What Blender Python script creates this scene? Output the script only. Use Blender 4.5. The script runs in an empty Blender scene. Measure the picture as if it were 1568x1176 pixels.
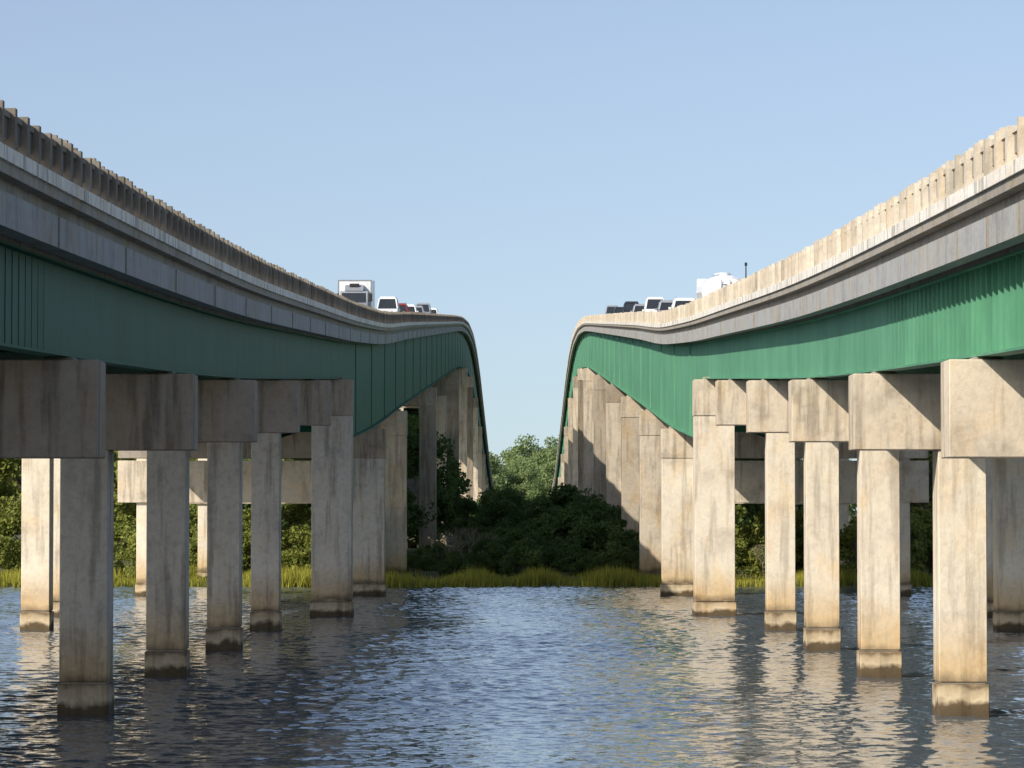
import bpy, math, random
import numpy as np
from mathutils import Vector
random.seed(7); rng=np.random.default_rng(7)
scene=bpy.context.scene
H=5.15
# ---------------------------------------------------------------- materials
def new_mat(name):
    m=bpy.data.materials.new(name); m.use_nodes=True
    nt=m.node_tree; b=nt.nodes['Principled BSDF']; return m,nt,b
def N(nt,t,**k):
    n=nt.nodes.new(t)
    for a,v in k.items(): setattr(n,a,v)
    return n
def ramp(nt,stops):
    r=N(nt,'ShaderNodeValToRGB'); e=r.color_ramp.elements
    while len(e)<len(stops): e.new(0.5)
    for i,(p,c) in enumerate(stops):
        e[i].position=p; e[i].color=(c[0],c[1],c[2],1)
    return r
def mixc(nt,mode,fac,a,b):
    m=N(nt,'ShaderNodeMix',data_type='RGBA',blend_type=mode)
    for sock,v in ((m.inputs[0],fac),(m.inputs[6],a),(m.inputs[7],b)):
        if hasattr(v,'links') or hasattr(v,'is_linked'): nt.links.new(v,sock)
        elif isinstance(v,(int,float)): sock.default_value=v
        else: sock.default_value=(v[0],v[1],v[2],1)
    return m.outputs[2]
def noise(nt,scale,detail=4,rough=.6,vec=None,sc=(1,1,1),rot=0,out='Fac'):
    tc=N(nt,'ShaderNodeNewGeometry'); mp=N(nt,'ShaderNodeMapping'); mp.inputs['Scale'].default_value=sc
    mp.inputs['Rotation'].default_value=(0,0,rot)
    nt.links.new(tc.outputs['Position'],mp.inputs[0])
    n=N(nt,'ShaderNodeTexNoise'); n.inputs['Scale'].default_value=scale
    n.inputs['Detail'].default_value=detail; n.inputs['Roughness'].default_value=rough
    nt.links.new(mp.outputs[0],n.inputs['Vector']); return n.outputs[out]

def concrete(name,col,dark=.55,tide=False,streak=.6,sp_=.36,island=None,grime=.7,ochre=.8):
    m,nt,b=new_mat(name)
    c1=tuple(x*dark for x in col); c2=tuple(min(x*1.12,.82) for x in col)
    r=ramp(nt,[(.26,c1),(.44,col),(.72,c2)])
    nt.links.new(noise(nt,.55,6,.65),r.inputs[0])
    s=ramp(nt,[(sp_,(.36,.34,.31)),(sp_+.13,(1,1,1))])
    nt.links.new(noise(nt,1.0,5,.6,sc=(2.6,2.6,.22)),s.inputs[0])
    c=mixc(nt,'MULTIPLY',streak,r.outputs[0],s.outputs[0])
    f=ramp(nt,[(.35,(.72,.71,.70)),(.53,(1.0,1.0,1.0))])
    nt.links.new(noise(nt,5,7,.75),f.inputs[0])
    c=mixc(nt,'MULTIPLY',grime*.9,c,f.outputs[0])
    gq=ramp(nt,[(.50,(1,1,1)),(.68,(.74,.77,.82))]); nt.links.new(noise(nt,1.3,6,.7,sc=(1,1,.8),rot=1.1),gq.inputs[0])
    c=mixc(nt,'MULTIPLY',grime*.8,c,gq.outputs[0])
    o=ramp(nt,[(.5,(1,1,1)),(.68,(1.0,.86,.66))]); nt.links.new(noise(nt,.8,5,.65,sc=(1,1,.6)),o.inputs[0])
    c=mixc(nt,'MULTIPLY',ochre,c,o.outputs[0])
    if island:
        g=N(nt,'ShaderNodeNewGeometry'); ir=ramp(nt,[(0,(island,island*.97,island*.93)),(1,(1.1,1.1,1.1))]); nt.links.new(g.outputs['Random Per Island'],ir.inputs[0])
        c=mixc(nt,'MULTIPLY',1.0,c,ir.outputs[0])
    if tide:
        g=N(nt,'ShaderNodeNewGeometry'); sp=N(nt,'ShaderNodeSeparateXYZ'); nt.links.new(g.outputs['Position'],sp.inputs[0])
        nz=noise(nt,1.5,4,.6)
        ad=N(nt,'ShaderNodeMath',operation='MULTIPLY_ADD'); nt.links.new(nz,ad.inputs[0]); ad.inputs[1].default_value=.7; nt.links.new(sp.outputs[2],ad.inputs[2])
        mr=N(nt,'ShaderNodeMapRange'); nt.links.new(ad.outputs[0],mr.inputs[0]); mr.inputs[1].default_value=0; mr.inputs[2].default_value=4
        t=ramp(nt,[(.0,(.09,.075,.05)),(.15,(.16,.125,.08)),(.19,(.85,.77,.64)),(.25,(.66,.58,.46)),(.285,(.27,.22,.16)),(.37,(.84,.70,.50)),(.72,(1,1,1))])
        nt.links.new(mr.outputs[0],t.inputs[0])
        c=mixc(nt,'MULTIPLY',1.0,c,t.outputs[0])
    nt.links.new(c,b.inputs['Base Color']); b.inputs['Roughness'].default_value=.9
    bp=N(nt,'ShaderNodeBump'); bp.inputs['Strength'].default_value=.5; bp.inputs['Distance'].default_value=.04
    nt.links.new(noise(nt,5,6,.7),bp.inputs['Height']); nt.links.new(bp.outputs[0],b.inputs['Normal'])
    return m
M_col=concrete('pier_concrete',(.76,.66,.52),.68,tide=True,streak=.45,grime=.5)
M_col_shade=concrete('shaded_pier_concrete',(.50,.465,.41),.62,tide=True,streak=.6,grime=.8,ochre=.4)  # greyer copy for left bridge columns, shade under the deck put into the colour
M_colfar=concrete('weathered_pier_concrete',(.60,.515,.40),.65,tide=True,streak=.5,sp_=.38,island=.48)
M_cap=concrete('cap_concrete',(.66,.56,.425),.55,streak=.6,grime=.6)
M_cap_shade=concrete('shaded_cap_concrete',(.34,.295,.24),.55,streak=.7)  # left bridge caps: same concrete, darkened in colour for their shade
M_slab=concrete('deck_concrete',(.34,.31,.26),.6,streak=.3)
M_beam=concrete('edge_beam_concrete',(.36,.36,.345),.7,streak=.25)
M_rail=concrete('railing_concrete',(.64,.57,.46),.6,streak=.35,sp_=.34,island=.82,ochre=.5)
M_railp=concrete('railing_panel_concrete',(.30,.265,.21),.55,streak=.5,sp_=.36,ochre=.4)
M_railo=concrete('shaded_railing_concrete',(.24,.21,.17),.6,streak=.4,sp_=.34,island=.7,ochre=.3)  # left bridge railing, its shaded side painted in as a darker tone
M_railp_shade=concrete('shaded_railing_panel_concrete',(.13,.115,.095),.6,streak=.5,sp_=.36,ochre=.3)  # panels of the left railing, shade likewise worked into the colour
M_curb=concrete('curb_concrete',(.80,.75,.66),.6,streak=.7,ochre=.4)  # pale colour stands in for the bright lit strip at the railing foot
def green(name,c0,c1):
    m,nt,b=new_mat(name)
    r=ramp(nt,[(.35,c0),(.65,c1)]); nt.links.new(noise(nt,.35,6,.65,sc=(1,1,.6)),r.inputs[0])
    s=ramp(nt,[(.36,(.76,.78,.76)),(.54,(1,1,1))]); nt.links.new(noise(nt,1.5,4,.6,sc=(1.5,1.5,.25)),s.inputs[0])
    c=mixc(nt,'MULTIPLY',.5,r.outputs[0],s.outputs[0])
    nt.links.new(c,b.inputs['Base Color']); b.inputs['Roughness'].default_value=.6; b.inputs['Specular IOR Level'].default_value=.25
    return m
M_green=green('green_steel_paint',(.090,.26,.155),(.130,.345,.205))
M_green_shade=green('shaded_green_steel_paint',(.008,.098,.062),(.013,.125,.078))  # left girders: darker copy of the green with the shade painted in
def flat(name,col,rough=.5,metal=0):
    m,nt,b=new_mat(name)
    r=ramp(nt,[(.3,tuple(x*.85 for x in col)),(.7,col)]); nt.links.new(noise(nt,3,3),r.inputs[0])
    nt.links.new(r.outputs[0],b.inputs['Base Color']); b.inputs['Roughness'].default_value=rough; b.inputs['Metallic'].default_value=metal
    return m
M_asph=flat('asphalt',(.06,.06,.06),.9)
M_white=flat('white_vehicle_paint',(.78,.79,.79),.3)
M_black=flat('dark_vehicle_paint',(.03,.035,.045),.25)
M_grey=flat('silver_vehicle_paint',(.36,.38,.40),.3,.3)
M_red=flat('maroon_vehicle_paint',(.20,.04,.03),.3)
M_glass=flat('vehicle_glass',(.03,.035,.04),.08)
M_tyre=flat('tyre_rubber',(.02,.02,.02),.8)
M_chrome=flat('chrome',(.6,.6,.6),.2,.9)
M_lampw=flat('headlamp_lens',(.85,.8,.65),.1)
M_lampr=flat('tail_lamp_lens',(.45,.03,.02),.2)
def leafmat(name,c1,c2,c3,trans=.25):
    m,nt,b=new_mat(name)
    g=N(nt,'ShaderNodeNewGeometry'); r=ramp(nt,[(.0,c1),(.55,c2),(1,c3)])
    mm=N(nt,'ShaderNodeMath',operation='MULTIPLY_ADD'); nt.links.new(g.outputs['Random Per Island'],mm.inputs[0]); mm.inputs[1].default_value=.5
    n=noise(nt,.25,3); mr=N(nt,'ShaderNodeMapRange'); nt.links.new(n,mr.inputs[0]); mr.inputs[1].default_value=.3; mr.inputs[2].default_value=.7; mr.inputs[3].default_value=0; mr.inputs[4].default_value=.5
    nt.links.new(mr.outputs[0],mm.inputs[2]); nt.links.new(mm.outputs[0],r.inputs[0])
    nt.links.new(r.outputs[0],b.inputs['Base Color']); b.inputs['Roughness'].default_value=.7; b.inputs['Specular IOR Level'].default_value=.2
    t=N(nt,'ShaderNodeBsdfTranslucent'); nt.links.new(r.outputs[0],t.inputs[0])
    mx=N(nt,'ShaderNodeMixShader'); mx.inputs[0].default_value=trans
    nt.links.new(b.outputs[0],mx.inputs[1]); nt.links.new(t.outputs[0],mx.inputs[2])
    nt.links.new(mx.outputs[0],nt.nodes['Material Output'].inputs[0]); return m
M_leaf=leafmat('leaves',(.11,.14,.035),(.21,.24,.05),(.40,.39,.08),.35)
M_leafd=leafmat('dark_leaves',(.05,.095,.028),(.10,.155,.045),(.19,.24,.07),.3)
M_leaffar=leafmat('distant_leaves',(.15,.21,.08),(.23,.30,.12),(.34,.40,.17),.35)  # lighter green carries the distance haze in the leaf colour
M_grass=leafmat('marsh_grass_blades',(.19,.19,.03),(.33,.32,.05),(.65,.55,.07),.35)
M_bark=flat('bark',(.12,.10,.08),.9)
M_dead=flat('dead_wood',(.30,.26,.19),.9)
# ---------------------------------------------------------------- mesh builder
class B:
    def __init__(s): s.v=[];s.f=[];s.m=[];s.mats=[]
    def mi(s,m):
        if m not in s.mats: s.mats.append(m)
        return s.mats.index(m)
    def box(s,x0,x1,y0,y1,z0,z1,m):
        if x0>x1:x0,x1=x1,x0
        i=len(s.v); s.v+=[(x0,y0,z0),(x1,y0,z0),(x1,y1,z0),(x0,y1,z0),(x0,y0,z1),(x1,y0,z1),(x1,y1,z1),(x0,y1,z1)]
        s.f+=[(i,i+3,i+2,i+1),(i+4,i+5,i+6,i+7),(i,i+1,i+5,i+4),(i+1,i+2,i+6,i+5),(i+2,i+3,i+7,i+6),(i+3,i,i+4,i+7)]
        s.m+=[s.mi(m)]*6
    def hexa(s,pts,m):
        i=len(s.v); s.v+=list(pts)
        s.f+=[(i,i+3,i+2,i+1),(i+4,i+5,i+6,i+7),(i,i+1,i+5,i+4),(i+1,i+2,i+6,i+5),(i+2,i+3,i+7,i+6),(i+3,i,i+4,i+7)]
        s.m+=[s.mi(m)]*6
    def sweep(s,x0,x1,ys,zlo,zhi,m):
        if x0>x1:x0,x1=x1,x0
        i=len(s.v); n=len(ys)
        for k in range(n):
            s.v+=[(x0,ys[k],zlo[k]),(x1,ys[k],zlo[k]),(x1,ys[k],zhi[k]),(x0,ys[k],zhi[k])]
        for k in range(n-1):
            a=i+4*k; b=a+4
            for j in range(4):
                jj=(j+1)%4; s.f.append((a+j,a+jj,b+jj,b+j)); s.m.append(s.mi(m))
        s.f+=[(i,i+3,i+2,i+1),(i+4*(n-1),i+4*(n-1)+1,i+4*(n-1)+2,i+4*(n-1)+3)]; s.m+=[s.mi(m)]*2
    def cyl(s,p,q,r0,r1,m,n=8,cap=True):
        p=Vector(p);q=Vector(q); d=(q-p).normalized(); a=d.orthogonal().normalized(); b=d.cross(a)
        i=len(s.v)
        for c,r in ((p,r0),(q,r1)):
            for k in range(n):
                t=2*math.pi*k/n; s.v.append(tuple(c+a*(r*math.cos(t))+b*(r*math.sin(t))))
        for k in range(n):
            kk=(k+1)%n; s.f.append((i+k,i+kk,i+n+kk,i+n+k)); s.m.append(s.mi(m))
        if cap: s.f+=[tuple(i+n-1-k for k in range(n)),tuple(i+n+k for k in range(n))]; s.m+=[s.mi(m)]*2
    def prism(s,prof,x0,x1,m,inset=None):
        i=len(s.v);n=len(prof)
        for x in (x0,x1):
            for (y,z) in prof: s.v.append((x,y,z))
        for k in range(n):
            kk=(k+1)%n; s.f.append((i+k,i+kk,i+n+kk,i+n+k)); s.m.append(s.mi(m))
        s.f+=[tuple(i+n-1-k for k in range(n)),tuple(i+n+k for k in range(n))]; s.m+=[s.mi(m)]*2
    def obj(s,name,parent=None,fix=True,bevel=0):
        me=bpy.data.meshes.new(name); me.from_pydata(s.v,[],s.f)
        for m in s.mats: me.materials.append(m)
        me.polygons.foreach_set('material_index',s.m); me.update()
        if fix:
            import bmesh
            bm=bmesh.new(); bm.from_mesh(me); bmesh.ops.recalc_face_normals(bm,faces=bm.faces); bm.to_mesh(me); bm.free()
        o=bpy.data.objects.new(name,me); scene.collection.objects.link(o)
        if parent: o.parent=parent
        if bevel:
            mo=o.modifiers.new('bevel','BEVEL'); mo.width=bevel; mo.segments=1; mo.limit_method='ANGLE'
        return o
def empty(name,loc=(0,0,0)):
    e=bpy.data.objects.new(name,None); e.location=loc; scene.collection.objects.link(e); return e
# ---------------------------------------------------------------- bridge profile
PD=[-120,-60,0,30,55,65,84,103.4,123.5,143.4,163.7,202,241,300,361,420,461,510,560,600,650,720,800,880,960,1050,1200]
PT=[2.9,3.1,3.6,4.05,4.5,4.75,5.22,5.8,6.57,7.34,8.1,9.8,12.1,15.4,18.8,22.1,24.3,26.3,27.1,26.4,23.9,18.6,12.6,7.3,4.2,2.5,2.0]
gd=np.arange(-120,1201,1.0); gt=np.interp(gd,PD,PT)
k=np.exp(-.5*(np.arange(-24,25)/8.)**2); k/=k.sum()
gs=np.convolve(np.pad(gt,24,mode='edge'),k,mode='valid')
def T(d): return np.interp(d,gd,gs)+H      # absolute z of girder top
def R(d): return T(d)+1.95
ys=np.concatenate([np.arange(-60,200,2.5),np.arange(200,1005,5.)])
DEEP=164.9
GX=[9.05,12.7,16.3,19.9,23.35]
approach=[4,24.5,45,65.4,84.3,103.7,123.6,143.6]
far=[560,620,680,740,800,860,920,970]
mains={-1:[163.7,202,240,322,366,436,500]+far, 1:[163.7,202,240,284,336,396,462,510]+far}
def bridge(sg,name):
    root=empty(name); main=mains[sg]
    GR=M_green if sg>0 else M_green_shade; RA=M_rail if sg>0 else M_railo; CA=M_cap if sg>0 else M_cap_shade  # left bridge takes the copies with shade in their colour
    RP=M_railp if sg>0 else M_railp_shade
    d=B(); r=R(ys)
    d.sweep(sg*8.2,sg*24.2,ys,r-1.12,r-.80,M_slab)
    d.sweep(sg*9.0,sg*23.4,ys,r-.796,r-.74,M_asph)
    d.obj('deck_slab',root)
    e=B()
    for a,b_ in ((8.30,8.66),(23.74,24.1)):
        e.sweep(sg*a,sg*b_,ys,r-1.92,r-1.36,M_beam)
        e.sweep(sg*(a+.14),sg*(b_-.04),ys,r-1.36,r-1.12,M_slab)
    yy=np.arange(-55,1000,6.1)
    for y in yy:
        e.box(sg*8.67,sg*23.73,y,y+.3,float(R(y))-1.5,float(R(y))-1.121,M_slab)
    for y in np.arange(-52,1000,10.2):   # joint plates on the edge beam
        e.box(sg*8.27,sg*8.299,y,y+.12,float(R(y))-1.93,float(R(y))-1.37,M_slab)
    e.obj('edge_beams',root)
    c=B()
    for a,b_ in ((8.14,8.6),(23.8,24.26)):
        c.sweep(sg*a,sg*b_,ys,r-.93,r-.70,M_curb)
    c.obj('curbs',root)
    p=B()
    for a,b_ in ((8.31,8.47),(23.93,24.09)):
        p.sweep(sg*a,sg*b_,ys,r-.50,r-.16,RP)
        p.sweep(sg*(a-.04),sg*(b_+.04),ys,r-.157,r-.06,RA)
    q=-55.
    while q<1000:
        w=.24; z=float(R(q))
        for a,b_ in ((8.19,8.52),(23.88,24.21)):
            h=random.uniform(-.03,.03); ww=w*random.uniform(.85,1.2)
            p.box(sg*a,sg*b_,q,q+ww,z-.697,z+h,RA)
            if random.random()<.6: p.box(sg*(a+.08),sg*(b_-.08),q+.02,q+ww*.7,z+h-.01,z+h+.06,RA)
        q+=1.35
    p.obj('railing',root)
    g=B()
    ya=np.array([y for y in ys if y<DEEP]+[DEEP]); ym=np.array([DEEP+.002]+[y for y in ys if y>DEEP+.5])
    for x in GX:
        for (yy_,dep) in ((ya,1.8),(ym,4.9)):
            t=T(yy_)
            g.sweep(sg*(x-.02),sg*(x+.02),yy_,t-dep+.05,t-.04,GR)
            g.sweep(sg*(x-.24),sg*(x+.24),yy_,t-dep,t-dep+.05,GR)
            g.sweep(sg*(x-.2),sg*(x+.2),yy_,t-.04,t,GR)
            g.sweep(sg*(x-.18),sg*(x+.18),yy_,t+.002,t+.82,M_slab)
    for x in (GX[0],GX[-1]):
        y=-50.; lim=64 if sg<0 else 84
        while y<lim:
            t=float(T(y)); dd=(.09 if sg>0 else .045)*min(1,(lim-y)/25+.1)
            g.box(sg*(x-dd-.021),sg*(x-.021),y,y+.03,t-1.75,t-.041,GR); y+=.8
        for y in np.arange(182,960,19.):
            t=float(T(y)); dd=.10 if sg>0 else .06
            g.box(sg*(x-dd),sg*(x-.021),y,y+.1,t-4.84,t-.05,GR)
    for y in list(np.arange(30,160,10.1)):
        t=float(T(y))
        for a,b_ in zip(GX[:-1],GX[1:]): g.box(sg*(a+.03),sg*(b_-.03),y,y+.1,t-1.4,t-.7,GR)
    for y in list(np.arange(170,990,13.3)):
        t=float(T(y))
        for a,b_ in zip(GX[:-1],GX[1:]):
            g.box(sg*(a+.03),sg*(b_-.03),y,y+.15,t-4.5,t-4.1,GR); g.box(sg*(a+.03),sg*(b_-.03),y,y+.15,t-1.0,t-.6,GR)
    g.obj('steel_girders',root)
    c=B(); 
    for y in approach:
        top=float(T(y))-1.86
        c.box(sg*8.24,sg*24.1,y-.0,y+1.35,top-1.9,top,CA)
        for x in GX: c.box(sg*(x-.3),sg*(x+.3),y+.3,y+1.0,top,top+.06,M_slab)
        for x in (10.35,20.1):
            MC=M_col_shade if (sg<0 and x<15) else M_col
            c.box(sg*x,sg*(x+1.2),y+.07,y+1.27,.85,top-1.9,MC)
            c.box(sg*(x-.03),sg*(x+1.24),y+.03,y+1.31,-3,.80,MC)
            c.box(sg*(x+.03),sg*(x+1.17),y+.1,y+1.24,.8,.85,M_slab)
    for y in main:
        deep=y>170; MC=(M_col_shade if sg<0 else M_col) if y<210 else M_colfar
        top=float(T(y))-(5.05 if deep else 1.86)
        base=-3; wd=1.93 if y<250 else (1.45 if sg>0 else 1.6)
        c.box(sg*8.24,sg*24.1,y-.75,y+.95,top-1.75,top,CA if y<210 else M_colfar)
        for x in GX: c.box(sg*(x-.35),sg*(x+.35),y-.3,y+.5,top,top+.14,M_slab)
        for xa,xb in ((8.27,8.27+wd),(21.9,23.0) if deep else (22.1,24.03)):
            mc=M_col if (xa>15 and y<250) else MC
            c.box(sg*xa,sg*xb,y-.7,y+.9,.72,top-1.75,mc)
            c.box(sg*(xa-.06),sg*(xb+.06),y-.76,y+.96,base,.68,mc)
            c.box(sg*(xa+.03),sg*(xb-.03),y-.66,y+.86,.68,.72,M_slab)
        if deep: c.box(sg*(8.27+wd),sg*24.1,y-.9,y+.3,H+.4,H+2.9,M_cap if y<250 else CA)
    c.obj('concrete_piers',root,bevel=.035)
    return root
bridge(-1,'highway_bridge'); bridge(1,'highway_bridge')
# ---------------------------------------------------------------- terrain + water
def sstep(a,b,x): 
    t=np.clip((x-a)/(b-a),0,1); return t*t*(3-2*t)
def grid_mesh(name,X,Y,Z,smooth=True):
    ny,nx=X.shape; me=bpy.data.meshes.new(name)
    V=np.stack([X,Y,Z],-1).reshape(-1).astype(np.float32)
    i=(np.arange(ny-1)[:,None]*nx+np.arange(nx-1)[None,:]).reshape(-1)
    F=np.stack([i,i+1,i+nx+1,i+nx],1).astype(np.int32).reshape(-1); nf=len(i)
    me.vertices.add(nx*ny); me.vertices.foreach_set('co',V)
    me.loops.add(nf*4); me.loops.foreach_set('vertex_index',F)
    me.polygons.add(nf); me.polygons.foreach_set('loop_start',np.arange(nf,dtype=np.int32)*4)
    me.update(calc_edges=True); me.validate()
    me.polygons.foreach_set('use_smooth',np.ones(len(me.polygons),dtype=bool)); me.update()
    o=bpy.data.objects.new(name,me); scene.collection.objects.link(o); return me
tx=np.concatenate([np.linspace(-4000,-130,14),np.arange(-120,121,3.),np.linspace(130,4000,14)])
ty=np.concatenate([np.linspace(-1500,190,8),np.arange(200,262,1.5),np.arange(265,420,6.),np.linspace(430,1200,20),np.linspace(1300,9000,10)])
XX,YY=np.meshgrid(tx,ty)
def shore(x): return 226+1.6*np.sin(x*.11)+1.1*np.sin(x*.31+1)+.5*np.sin(x*.9)-9*sstep(18,60,np.abs(x))*(x<0)
sh=shore(XX)
ZZ=-3+3.25*sstep(-7,1.5,YY-sh)+.9*sstep(0,60,YY-sh)+1.2*sstep(60,500,YY-sh)+.06*np.sin(XX*1.3+YY*.7)*(YY>sh)
me=grid_mesh('ground',XX,YY,ZZ)
m,nt,b=new_mat('marsh_ground'); r=ramp(nt,[(.3,(.05,.045,.025)),(.5,(.07,.08,.03)),(.7,(.13,.13,.045))]); nt.links.new(noise(nt,.4,6),r.inputs[0]); nt.links.new(r.outputs[0],b.inputs['Base Color']); b.inputs['Roughness'].default_value=.95
me.materials.append(m)
# water: real wave geometry in the part near the bridges, flat beyond
wx=np.concatenate([np.linspace(-4000,-42,12),np.arange(-37,37.1,.12),np.linspace(42,4000,12)])
wy=np.concatenate([np.linspace(-1500,50,10),np.arange(56,120,.11),np.arange(120,232,.16),np.linspace(240,300,3)])
WX,WY=np.meshgrid(wx,wy); WZ=np.zeros_like(WX)
wr=np.random.default_rng(3)
for i in range(60):
    lam=.46*(3.6/.46)**(wr.random()**1.7); th=wr.normal(-1.25,.85)
    kx,ky=math.cos(th)*2*math.pi/lam,math.sin(th)*2*math.pi/lam
    slope=.027*(1.0 if lam<1.2 else .55); amp=slope*lam/(2*math.pi)
    WZ+=amp*np.sin(kx*WX+ky*WY+wr.uniform(0,6.28)+1.6*np.sin(WX*.25*wr.uniform(.5,1.5)+WY*.15+wr.uniform(0,6)))
gust=.75+.4*np.sin(WX*.17+WY*.05+1)*np.sin(WY*.11-WX*.06)
fade=(1-sstep(35,37,np.abs(WX)))*sstep(56,59,WY)*(1-sstep(228,232,WY))
WZ*=gust*fade
me=grid_mesh('river_water',WX,WY,WZ)
m,nt,b=new_mat('river_water')
b.inputs['Base Color'].default_value=(.095,.125,.155,1); b.inputs['Roughness'].default_value=.06; b.inputs['IOR'].default_value=2.0
def slopes(col,kx,ky):
    s_=N(nt,'ShaderNodeVectorMath',operation='SUBTRACT'); nt.links.new(col,s_.inputs[0]); s_.inputs[1].default_value=(.5,.5,.5)
    m_=N(nt,'ShaderNodeVectorMath',operation='MULTIPLY'); nt.links.new(s_.outputs[0],m_.inputs[0]); m_.inputs[1].default_value=(kx,ky,0); return m_.outputs[0]
a1=slopes(noise(nt,4.2,3,.65,sc=(.85,1,1),rot=-.2,out='Color'),.28,.42)
gg=N(nt,'ShaderNodeNewGeometry'); va=N(nt,'ShaderNodeVectorMath',operation='ADD'); nt.links.new(gg.outputs['Normal'],va.inputs[0]); nt.links.new(a1,va.inputs[1])
vn=N(nt,'ShaderNodeVectorMath',operation='NORMALIZE'); nt.links.new(va.outputs[0],vn.inputs[0]); nt.links.new(vn.outputs[0],b.inputs['Normal'])
me.materials.append(m)
# ---------------------------------------------------------------- vegetation
def quads(c,size,rg):
    n=len(c); a=rg.normal(size=(n,3)); a/=np.linalg.norm(a,axis=1)[:,None]
    b_=rg.normal(size=(n,3)); b_-=(b_*a).sum(1)[:,None]*a; b_/=np.linalg.norm(b_,axis=1)[:,None]
    s=size*rg.uniform(.6,1.3,n)[:,None]
    return np.stack([c-a*s,c-b_*s*.5,c+a*s,c+b_*s*.5],1).reshape(-1,3)
def plant_mesh(name,h,w,nclump,nleaf,leaf,mat,seed,trunk=True,low=.25):
    rg=np.random.default_rng(seed); bb=B()
    cen=[]
    for i in range(nclump):
        z=rg.uniform(low,1.0); prof=math.sin(min(1,(z-low)/(1-low)*.8+.22)*math.pi)**.6
        a=rg.uniform(0,6.28); rr=w*.5*prof*rg.uniform(.2,1)**.6
        cen.append((rr*math.cos(a),rr*math.sin(a),h*z*rg.uniform(.88,1.0)))
    if trunk:
        top=(w*.04,0,h*.75); bb.cyl((0,0,-1),(w*.02,.0,h*.35),h*.028,h*.02,M_bark,7); bb.cyl((w*.02,0,h*.35),top,h*.02,h*.008,M_bark,6)
        for c in cen[::2]:
            z=min(c[2]*.6,h*.6); bb.cyl((w*.02,0,z),c,h*.009,h*.003,M_bark,5,False)
    vs=[]
    for c in cen:
        r=w*rg.uniform(.10,.2); n=int(nleaf/nclump*rg.uniform(.6,1.4))
        p=rg.normal(size=(n,3)); p/=np.linalg.norm(p,axis=1)[:,None]; p*=(rg.uniform(0,1,n)**.45)[:,None]*r*np.array([1.15,1.15,.75])
        vs.append(quads(p+np.array(c),leaf,rg))
    V=np.concatenate(vs); i0=len(bb.v); nq=len(V)//4
    bb.v+=V.tolist(); bb.f+=[(i0+4*q,i0+4*q+1,i0+4*q+2,i0+4*q+3) for q in range(nq)]; bb.m+=[bb.mi(mat)]*nq
    me=bpy.data.meshes.new(name); me.from_pydata(bb.v,[],bb.f)
    for mm in bb.mats: me.materials.append(mm)
    me.polygons.foreach_set('material_index',bb.m); me.update(); return me
def inst(me,name,parent,x,y,z,s,sz=1):
    o=bpy.data.objects.new(name,me); scene.collection.objects.link(o); o.parent=parent
    o.location=(x,y,z); o.rotation_euler=(0,0,random.uniform(0,6.28)); o.scale=(s,s,s*sz); return o
bushes=[plant_mesh(f'bush_mesh{i}',5,5.5,26,5200,.17,M_leafd,20+i,True,.06) for i in range(3)]
shrubs=[plant_mesh(f'shrub_mesh{i}',5,5,24,4200,.17,M_leaf,30+i,True,.08) for i in range(3)]
trees=[plant_mesh(f'tree_mesh{i}',11,8.5,34,7000,.24,M_leaf,40+i) for i in range(3)]
darktrees=[plant_mesh(f'darktree_mesh{i}',11,8.5,34,6500,.24,M_leafd,60+i,True,.1) for i in range(2)]
fars=[plant_mesh(f'far_mesh{i}',20,16,44,9000,.42,M_leaffar,50+i,True,.12) for i in range(3)]
bp_=empty('riverside_bushes')
def xat(px,d): return (px-801)/5180*d
def zt(py,d): return (780-py)/5180*d+H
outline=[(640,838),(665,830),(690,822),(712,808),(735,788),(755,768),(775,758),(795,764),(815,762),(835,752),(855,744),(878,738),(900,742),(925,750),(950,768),(972,796)]
for px,py in outline:
    for d in (262,285,312):
        hgt=zt(py+random.uniform(-2,22)+ (0 if d>300 else 25),d)-.6
        inst(random.choice(bushes),'bush',bp_,xat(px,d)+random.uniform(-.6,.6),d+random.uniform(-6,6),.5,hgt/5.2,1)
for _ in range(70):
    inst(random.choice(bushes),'bush',bp_,random.uniform(-14,14),random.uniform(240,270),.2,random.uniform(.28,.55))
for _ in range(110):
    x=random.choice((-1,1))*random.uniform(12,60); d=random.uniform(231,275)
    inst(random.choice(shrubs),'bush',bp_,x,d,.3,random.uniform(.45,1.1))
tp=empty('riverside_trees')
for _ in range(90):
    x=random.choice((-1,1))*random.uniform(27,110); d=random.uniform(280,420)
    inst(random.choice(trees),'tree',tp,x,d,.6,random.uniform(.8,1.4))
for _ in range(22):
    inst(random.choice(darktrees),'tree',tp,-random.uniform(13,22),random.uniform(275,325),.6,random.uniform(.85,1.25))
for _ in range(16):
    d=random.uniform(335,470); inst(random.choice(darktrees),'tree',tp,xat(random.uniform(612,640),d),d,.8,(zt(640,d)-1)/11*random.uniform(.8,1.0))
for _ in range(12):
    inst(random.choice(darktrees),'tree',tp,random.uniform(13,22),random.uniform(275,325),.6,random.uniform(.7,1.1))
for _ in range(40):
    x=random.uniform(-7,7); d=random.uniform(340,640)
    inst(random.choice(darktrees),'tree',tp,x,d,1.0,random.uniform(.35,.6))
fp=empty('distant_tree_line')
for i in range(150):
    x=random.uniform(-420,420); d=random.uniform(930,1150)
    inst(random.choice(fars),'tree',fp,x,d,1.8,random.uniform(.75,1.1))
for i in range(34):
    x=random.uniform(-22,22); d=random.uniform(1000,1060)
    hh=zt(684 if x>0 else 712,d)
    inst(random.choice(fars),'tree',fp,x,d,1.8,hh/20*random.uniform(.85,1.03))
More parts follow.
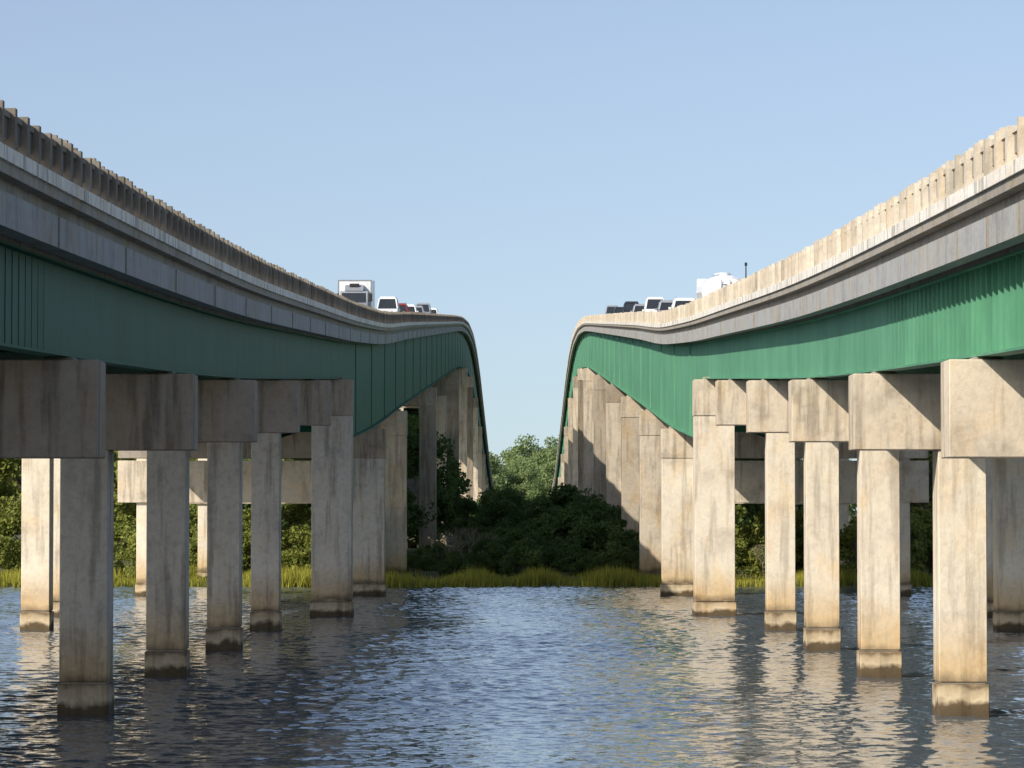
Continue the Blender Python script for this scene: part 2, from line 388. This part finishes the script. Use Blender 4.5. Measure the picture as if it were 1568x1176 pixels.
def dead(seed):
    rg=random.Random(seed); bb=B()
    def grow(p,dv,l,r,n):
        q=p+dv*l; bb.cyl(p,q,r,r*.7,M_dead,4,False)
        if n==0: return
        for _ in range(2 if n<2 else 3): grow(q,(dv+Vector((rg.uniform(-.8,.8),rg.uniform(-.8,.8),rg.uniform(-.2,.4)))).normalized(),l*.7,r*.55,n-1)
    for _ in range(4): grow(Vector((rg.uniform(-.5,.5),0,0)),Vector((rg.uniform(-.6,.6),rg.uniform(-.6,.6),1)).normalized(),1.4,.055,5)
    return bb
for s,(px,d,sc) in enumerate([(684,250,.75),(716,256,.9),(1166,239,.6)]):
    o=dead(s).obj('bare_shrub',None,False); o.location=(xat(px,d),d-2,.5); o.scale=(sc,)*3
# grass
n=60000
gx=rng.uniform(-75,75,n); off=rng.exponential(9,n); 
shg=shore(gx)
gy=shg+off-.6; hh=rng.uniform(.4,1.1,n)*(.75+.35*np.sin(gx*.8+np.sin(gx*.23)*3)); lean=rng.normal(0,.22,(n,2)); w=.035+.05*rng.random(n)
a=rng.uniform(0,3.14,n); zb=.15+.7*sstep(0,60,off)
P0=np.stack([gx-w*np.cos(a),gy-w*np.sin(a),zb-.3],1);P1=np.stack([gx+w*np.cos(a),gy+w*np.sin(a),zb-.3],1);P2=np.stack([gx+lean[:,0]*hh,gy+lean[:,1]*hh,zb+hh],1)
V=np.stack([P0,P1,P2],1).reshape(-1,3).tolist()
me=bpy.data.meshes.new('marsh_grass'); me.from_pydata(V,[],[(3*i,3*i+1,3*i+2) for i in range(n)]); me.materials.append(M_grass)
o=bpy.data.objects.new('marsh_grass',me); scene.collection.objects.link(o)
# ---------------------------------------------------------------- vehicles (front faces -Y locally)
def wheels(b_,pts,r,wd):
    for x,y in pts: 
        b_.cyl((x-wd/2,y,r),(x+wd/2,y,r),r,r,M_tyre,16); b_.cyl((x-wd/2-.01,y,r),(x+wd/2+.01,y,r),r*.55,r*.55,M_chrome,10)
def car(name,x,d,paint,kind,facing):
    b_=B(); W=.92; suv=kind!='car'; h={'car':1.45,'suv':1.8,'van':2.25}[kind]; z0=1.0 if kind!='van' else 1.2
    prof=[(-2.3,.35),(-2.35,.65),(-2.2,.85),(-1.1,z0),(1.9 if suv else 1.4,z0+.02),(2.25,z0-.02),(2.35,.6),(2.3,.35)]
    b_.prism(prof,-W,W,paint)
    y0,y1,y2,y3=(-1.15,-.5,2.0,2.2) if suv else (-1.1,-.3,1.1,1.75)
    b_.hexa([(-W+.04,y0,z0),(W-.04,y0,z0),(W-.04,y3,z0),(-W+.04,y3,z0),(-W+.2,y1,h-.2),(W-.2,y1,h-.2),(W-.2,y2,h-.2),(-W+.2,y2,h-.2)],M_glass)
    b_.hexa([(-W+.17,y1-.07,h-.2),(W-.17,y1-.07,h-.2),(W-.17,y2+.05,h-.2),(-W+.17,y2+.05,h-.2),(-W+.26,y1+.05,h+.02),(W-.26,y1+.05,h+.02),(W-.26,y2-.05,h+.02),(-W+.26,y2-.05,h+.02)],paint)
    for sx in (-1,1):
        for (ya,yb) in ((y0,y1),((y1+y2)/2,(y1+y2)/2),(y3,y2)):
            b_.cyl((sx*(W-.03),ya,z0),(sx*(W-.19),yb,h-.18),.07,.07,paint,6)
        if kind=='suv': b_.box(sx*(W-.3),sx*(W-.26),y1+.2,y2-.2,h+.05,h+.09,M_chrome)
        b_.box(sx*W,sx*(W+.2),-1.0,-.85,1.0,1.15,paint)
        b_.box(sx*(W-.35),sx*(W-.05),-2.38,-2.2,.62,.8,M_lampw); b_.box(sx*(W-.3),sx*(W-.04),2.2,2.37,.65,.9,M_lampr)
    b_.box(-.5,.5,-2.39,-2.3,.45,.75,M_black); b_.box(-W,W,-2.42,-2.2,.3,.5,M_tyre); b_.box(-W,W,2.2,2.42,.3,.5,M_tyre)
    wheels(b_,[(-W+.08,-1.45),(W-.08,-1.45),(-W+.08,1.45),(W-.08,1.45)],.34,.22)
    o=b_.obj(name,bevel=.03); place(o,x,d,facing); return o
def place(o,x,d,facing):
    g=math.atan((float(R(d+3))-float(R(d-3)))/6)
    o.location=(x,d,float(R(d))-.735); o.rotation_euler=(g,0,0) if facing==-1 else (-g,0,math.pi)
def box_truck(x,d,facing):
    b_=B(); Z=3.2
    b_.box(-1.25,1.25,-1.2,5.2,1.05,Z,M_white)
    for zz in (1.05,Z-.05): b_.box(-1.28,1.28,-1.23,5.23,zz,zz+.09,M_chrome)
    for sx in (-1,1): b_.box(sx*1.2,sx*1.285,-1.235,-1.15,1.05,Z,M_chrome)
    b_.prism([(-3.4,.5),(-3.45,1.3),(-2.9,1.5),(-2.4,2.35),(-1.3,2.4),(-1.3,.5)],-1.05,1.05,M_grey)
    b_.hexa([(-.95,-2.93,1.52),(.95,-2.93,1.52),(.95,-2.8,1.52),(-.95,-2.8,1.52),(-.9,-2.5,2.24),(.9,-2.5,2.24),(.9,-2.3,2.24),(-.9,-2.3,2.24)],M_glass)
    b_.box(-1.06,-1.04,-2.3,-1.6,1.55,2.2,M_glass); b_.box(1.04,1.06,-2.3,-1.6,1.55,2.2,M_glass)
    b_.prism([(-2.3,2.4),(-1.55,2.85),(-1.25,2.85),(-1.25,2.4)],-.7,.7,M_grey)
    b_.box(-.35,.35,-1.9,-1.3,2.7,2.95,M_tyre)
    b_.box(-1.1,1.1,-3.55,-3.4,.4,.8,M_chrome); b_.box(-.6,.6,-3.47,-3.4,.85,1.25,M_tyre)
    for sx in (-1,1): b_.box(sx*.7,sx*1.0,-3.48,-3.4,.9,1.15,M_lampw); b_.box(sx*1.15,sx*1.4,-2.6,-2.5,1.6,2.2,M_tyre)
    b_.box(-.6,.6,-1.3,5.2,.6,1.0,M_tyre)
    wheels(b_,[(-.95,-2.5),(.95,-2.5),(-.95,3.4),(.95,3.4)],.48,.35)
    o=b_.obj('box_truck',bevel=.03); place(o,x,d,facing)
def tank_truck(x,d,facing):
    b_=B(); n=20; prof=[]
    for y,rx,rz in ((-2.0,.5,.45),(-1.9,1.1,.95),(-1.5,1.28,1.05),(5.2,1.28,1.05),(5.6,1.1,.9),(5.75,.5,.45)): prof.append((y,rx,rz))
    i=len(b_.v)
    for (y,rx,rz) in prof:
        for k in range(n):
            t=2*math.pi*k/n; b_.v.append((rx*math.cos(t),y,1.95+rz*math.sin(t)))
    for j in range(len(prof)-1):
        for k in range(n):
            kk=(k+1)%n; b_.f.append((i+j*n+k,i+j*n+kk,i+(j+1)*n+kk,i+(j+1)*n+k)); b_.m.append(b_.mi(M_white))
    b_.f+=[tuple(i+k for k in range(n)),tuple(i+(len(prof)-1)*n+k for k in range(n))]; b_.m+=[b_.mi(M_white)]*2
    for y in (-.2,1.8,3.8): b_.cyl((0,y,2.9),(0,y,3.15),.32,.32,M_white,14)
    b_.box(-.35,-.3,-1.4,5.1,3.0,3.06,M_chrome); b_.box(.3,.35,-1.4,5.1,3.0,3.06,M_chrome)
    for sx in (-1,1): b_.box(sx*1.15,sx*1.3,-1.6,5.4,1.5,1.6,M_grey); b_.box(sx*.2,sx*.25,5.76,5.8,.9,2.7,M_chrome)
    for zz in (1.2,1.6,2.0,2.4): b_.box(-.2,.2,5.76,5.8,zz,zz+.04,M_chrome)
    b_.prism([(-4.6,.6),(-4.65,1.5),(-4.2,1.7),(-3.7,2.8),(-2.4,2.85),(-2.4,.6)],-1.15,1.15,M_white)
    b_.hexa([(-1,-4.22,1.75),(1,-4.22,1.75),(1,-4.1,1.75),(-1,-4.1,1.75),(-1,-3.76,2.7),(1,-3.76,2.7),(1,-3.6,2.7),(-1,-3.6,2.7)],M_glass)
    b_.box(-.6,.6,-4.4,5.6,.65,1.05,M_tyre); b_.box(-1.2,1.2,5.6,5.8,.6,.85,M_chrome)
    for sx in (-1,1): b_.box(sx*.8,sx*1.1,5.8,5.83,.65,.8,M_lampr); b_.box(sx*.7,sx*1.05,-4.7,-4.6,.9,1.15,M_lampw)
    wheels(b_,[(-.95,-3.6),(.95,-3.6),(-.95,3.2),(.95,3.2),(-.95,4.4),(.95,4.4)],.5,.4)
    o=b_.obj('tank_truck',bevel=.02); place(o,x,d,facing); o.scale=(1.12,1,1.0)
box_truck(-12.8,258,-1)
car('van',-12,300,M_white,'van',-1); car('car',-15.8,330,M_red,'car',-1); car('suv',-12,326,M_red,'suv',-1); car('suv',-12,352,M_white,'suv',-1)
car('suv',-12,378,M_grey,'suv',-1); car('van',-12,405,M_grey,'van',-1); car('suv',-12,440,M_white,'suv',-1)
tank_truck(12.25,210,1)
car('suv',12,252,M_white,'suv',1); car('suv',12,278,M_grey,'suv',1); car('van',12,308,M_white,'van',1); car('suv',12,342,M_grey,'suv',1); car('van',12,375,M_black,'van',1)
car('suv',12,415,M_black,'suv',1); car('van',12,455,M_grey,'van',1)
b_=B(); z=float(R(127)); b_.cyl((8.38,127,z-.3),(8.38,127,z+.62),.03,.02,M_tyre,8); b_.cyl((8.38,127,z+.5),(8.38,127,z+.62),.05,.05,M_tyre,8); b_.obj('antenna_post')
# ---------------------------------------------------------------- light, sky, camera
s=Vector((-1,-1.02,.92)).normalized()
sl=bpy.data.lights.new('sun','SUN'); sl.energy=5; sl.angle=math.radians(.5); sl.color=(1,.93,.82)
so=bpy.data.objects.new('sun',sl); so.rotation_euler=s.to_track_quat('Z','Y').to_euler(); so.location=(-50,-50,80); scene.collection.objects.link(so)
w=bpy.data.worlds.new('World'); scene.world=w; w.use_nodes=True; nt=w.node_tree
bg=nt.nodes['Background']; bg.inputs[1].default_value=.15
sk=nt.nodes.new('ShaderNodeTexSky'); sk.sky_type='NISHITA'; sk.sun_disc=False
sk.sun_elevation=math.asin(s.z); sk.sun_rotation=math.atan2(s.x,s.y)%(2*math.pi)
sk.air_density=1.1; sk.dust_density=1.4; sk.ozone_density=2.9
tc=nt.nodes.new('ShaderNodeTexCoord'); ad=nt.nodes.new('ShaderNodeVectorMath'); ad.operation='ADD'; ad.inputs[1].default_value=(0,0,.072)
nm=nt.nodes.new('ShaderNodeVectorMath'); nm.operation='NORMALIZE'
hs=nt.nodes.new('ShaderNodeHueSaturation'); hs.inputs['Saturation'].default_value=.82; hs.inputs['Value'].default_value=1.0; hs.inputs['Hue'].default_value=.507
nt.links.new(tc.outputs['Generated'],ad.inputs[0]); nt.links.new(ad.outputs[0],nm.inputs[0]); nt.links.new(nm.outputs[0],sk.inputs[0]); nt.links.new(sk.outputs[0],hs.inputs['Color']); nt.links.new(hs.outputs[0],bg.inputs[0])
cam=bpy.data.cameras.new('camera'); co=bpy.data.objects.new('camera',cam); scene.collection.objects.link(co); scene.camera=co
cam.sensor_width=36; cam.lens=36*5180/1568; cam.clip_start=.5; cam.clip_end=12000
co.location=(0,0,H)
co.rotation_euler=(math.pi/2+math.atan(192/5180),0,math.atan(17/5180))
scene.view_settings.view_transform='Standard'; scene.view_settings.look='None'; scene.view_settings.exposure=0
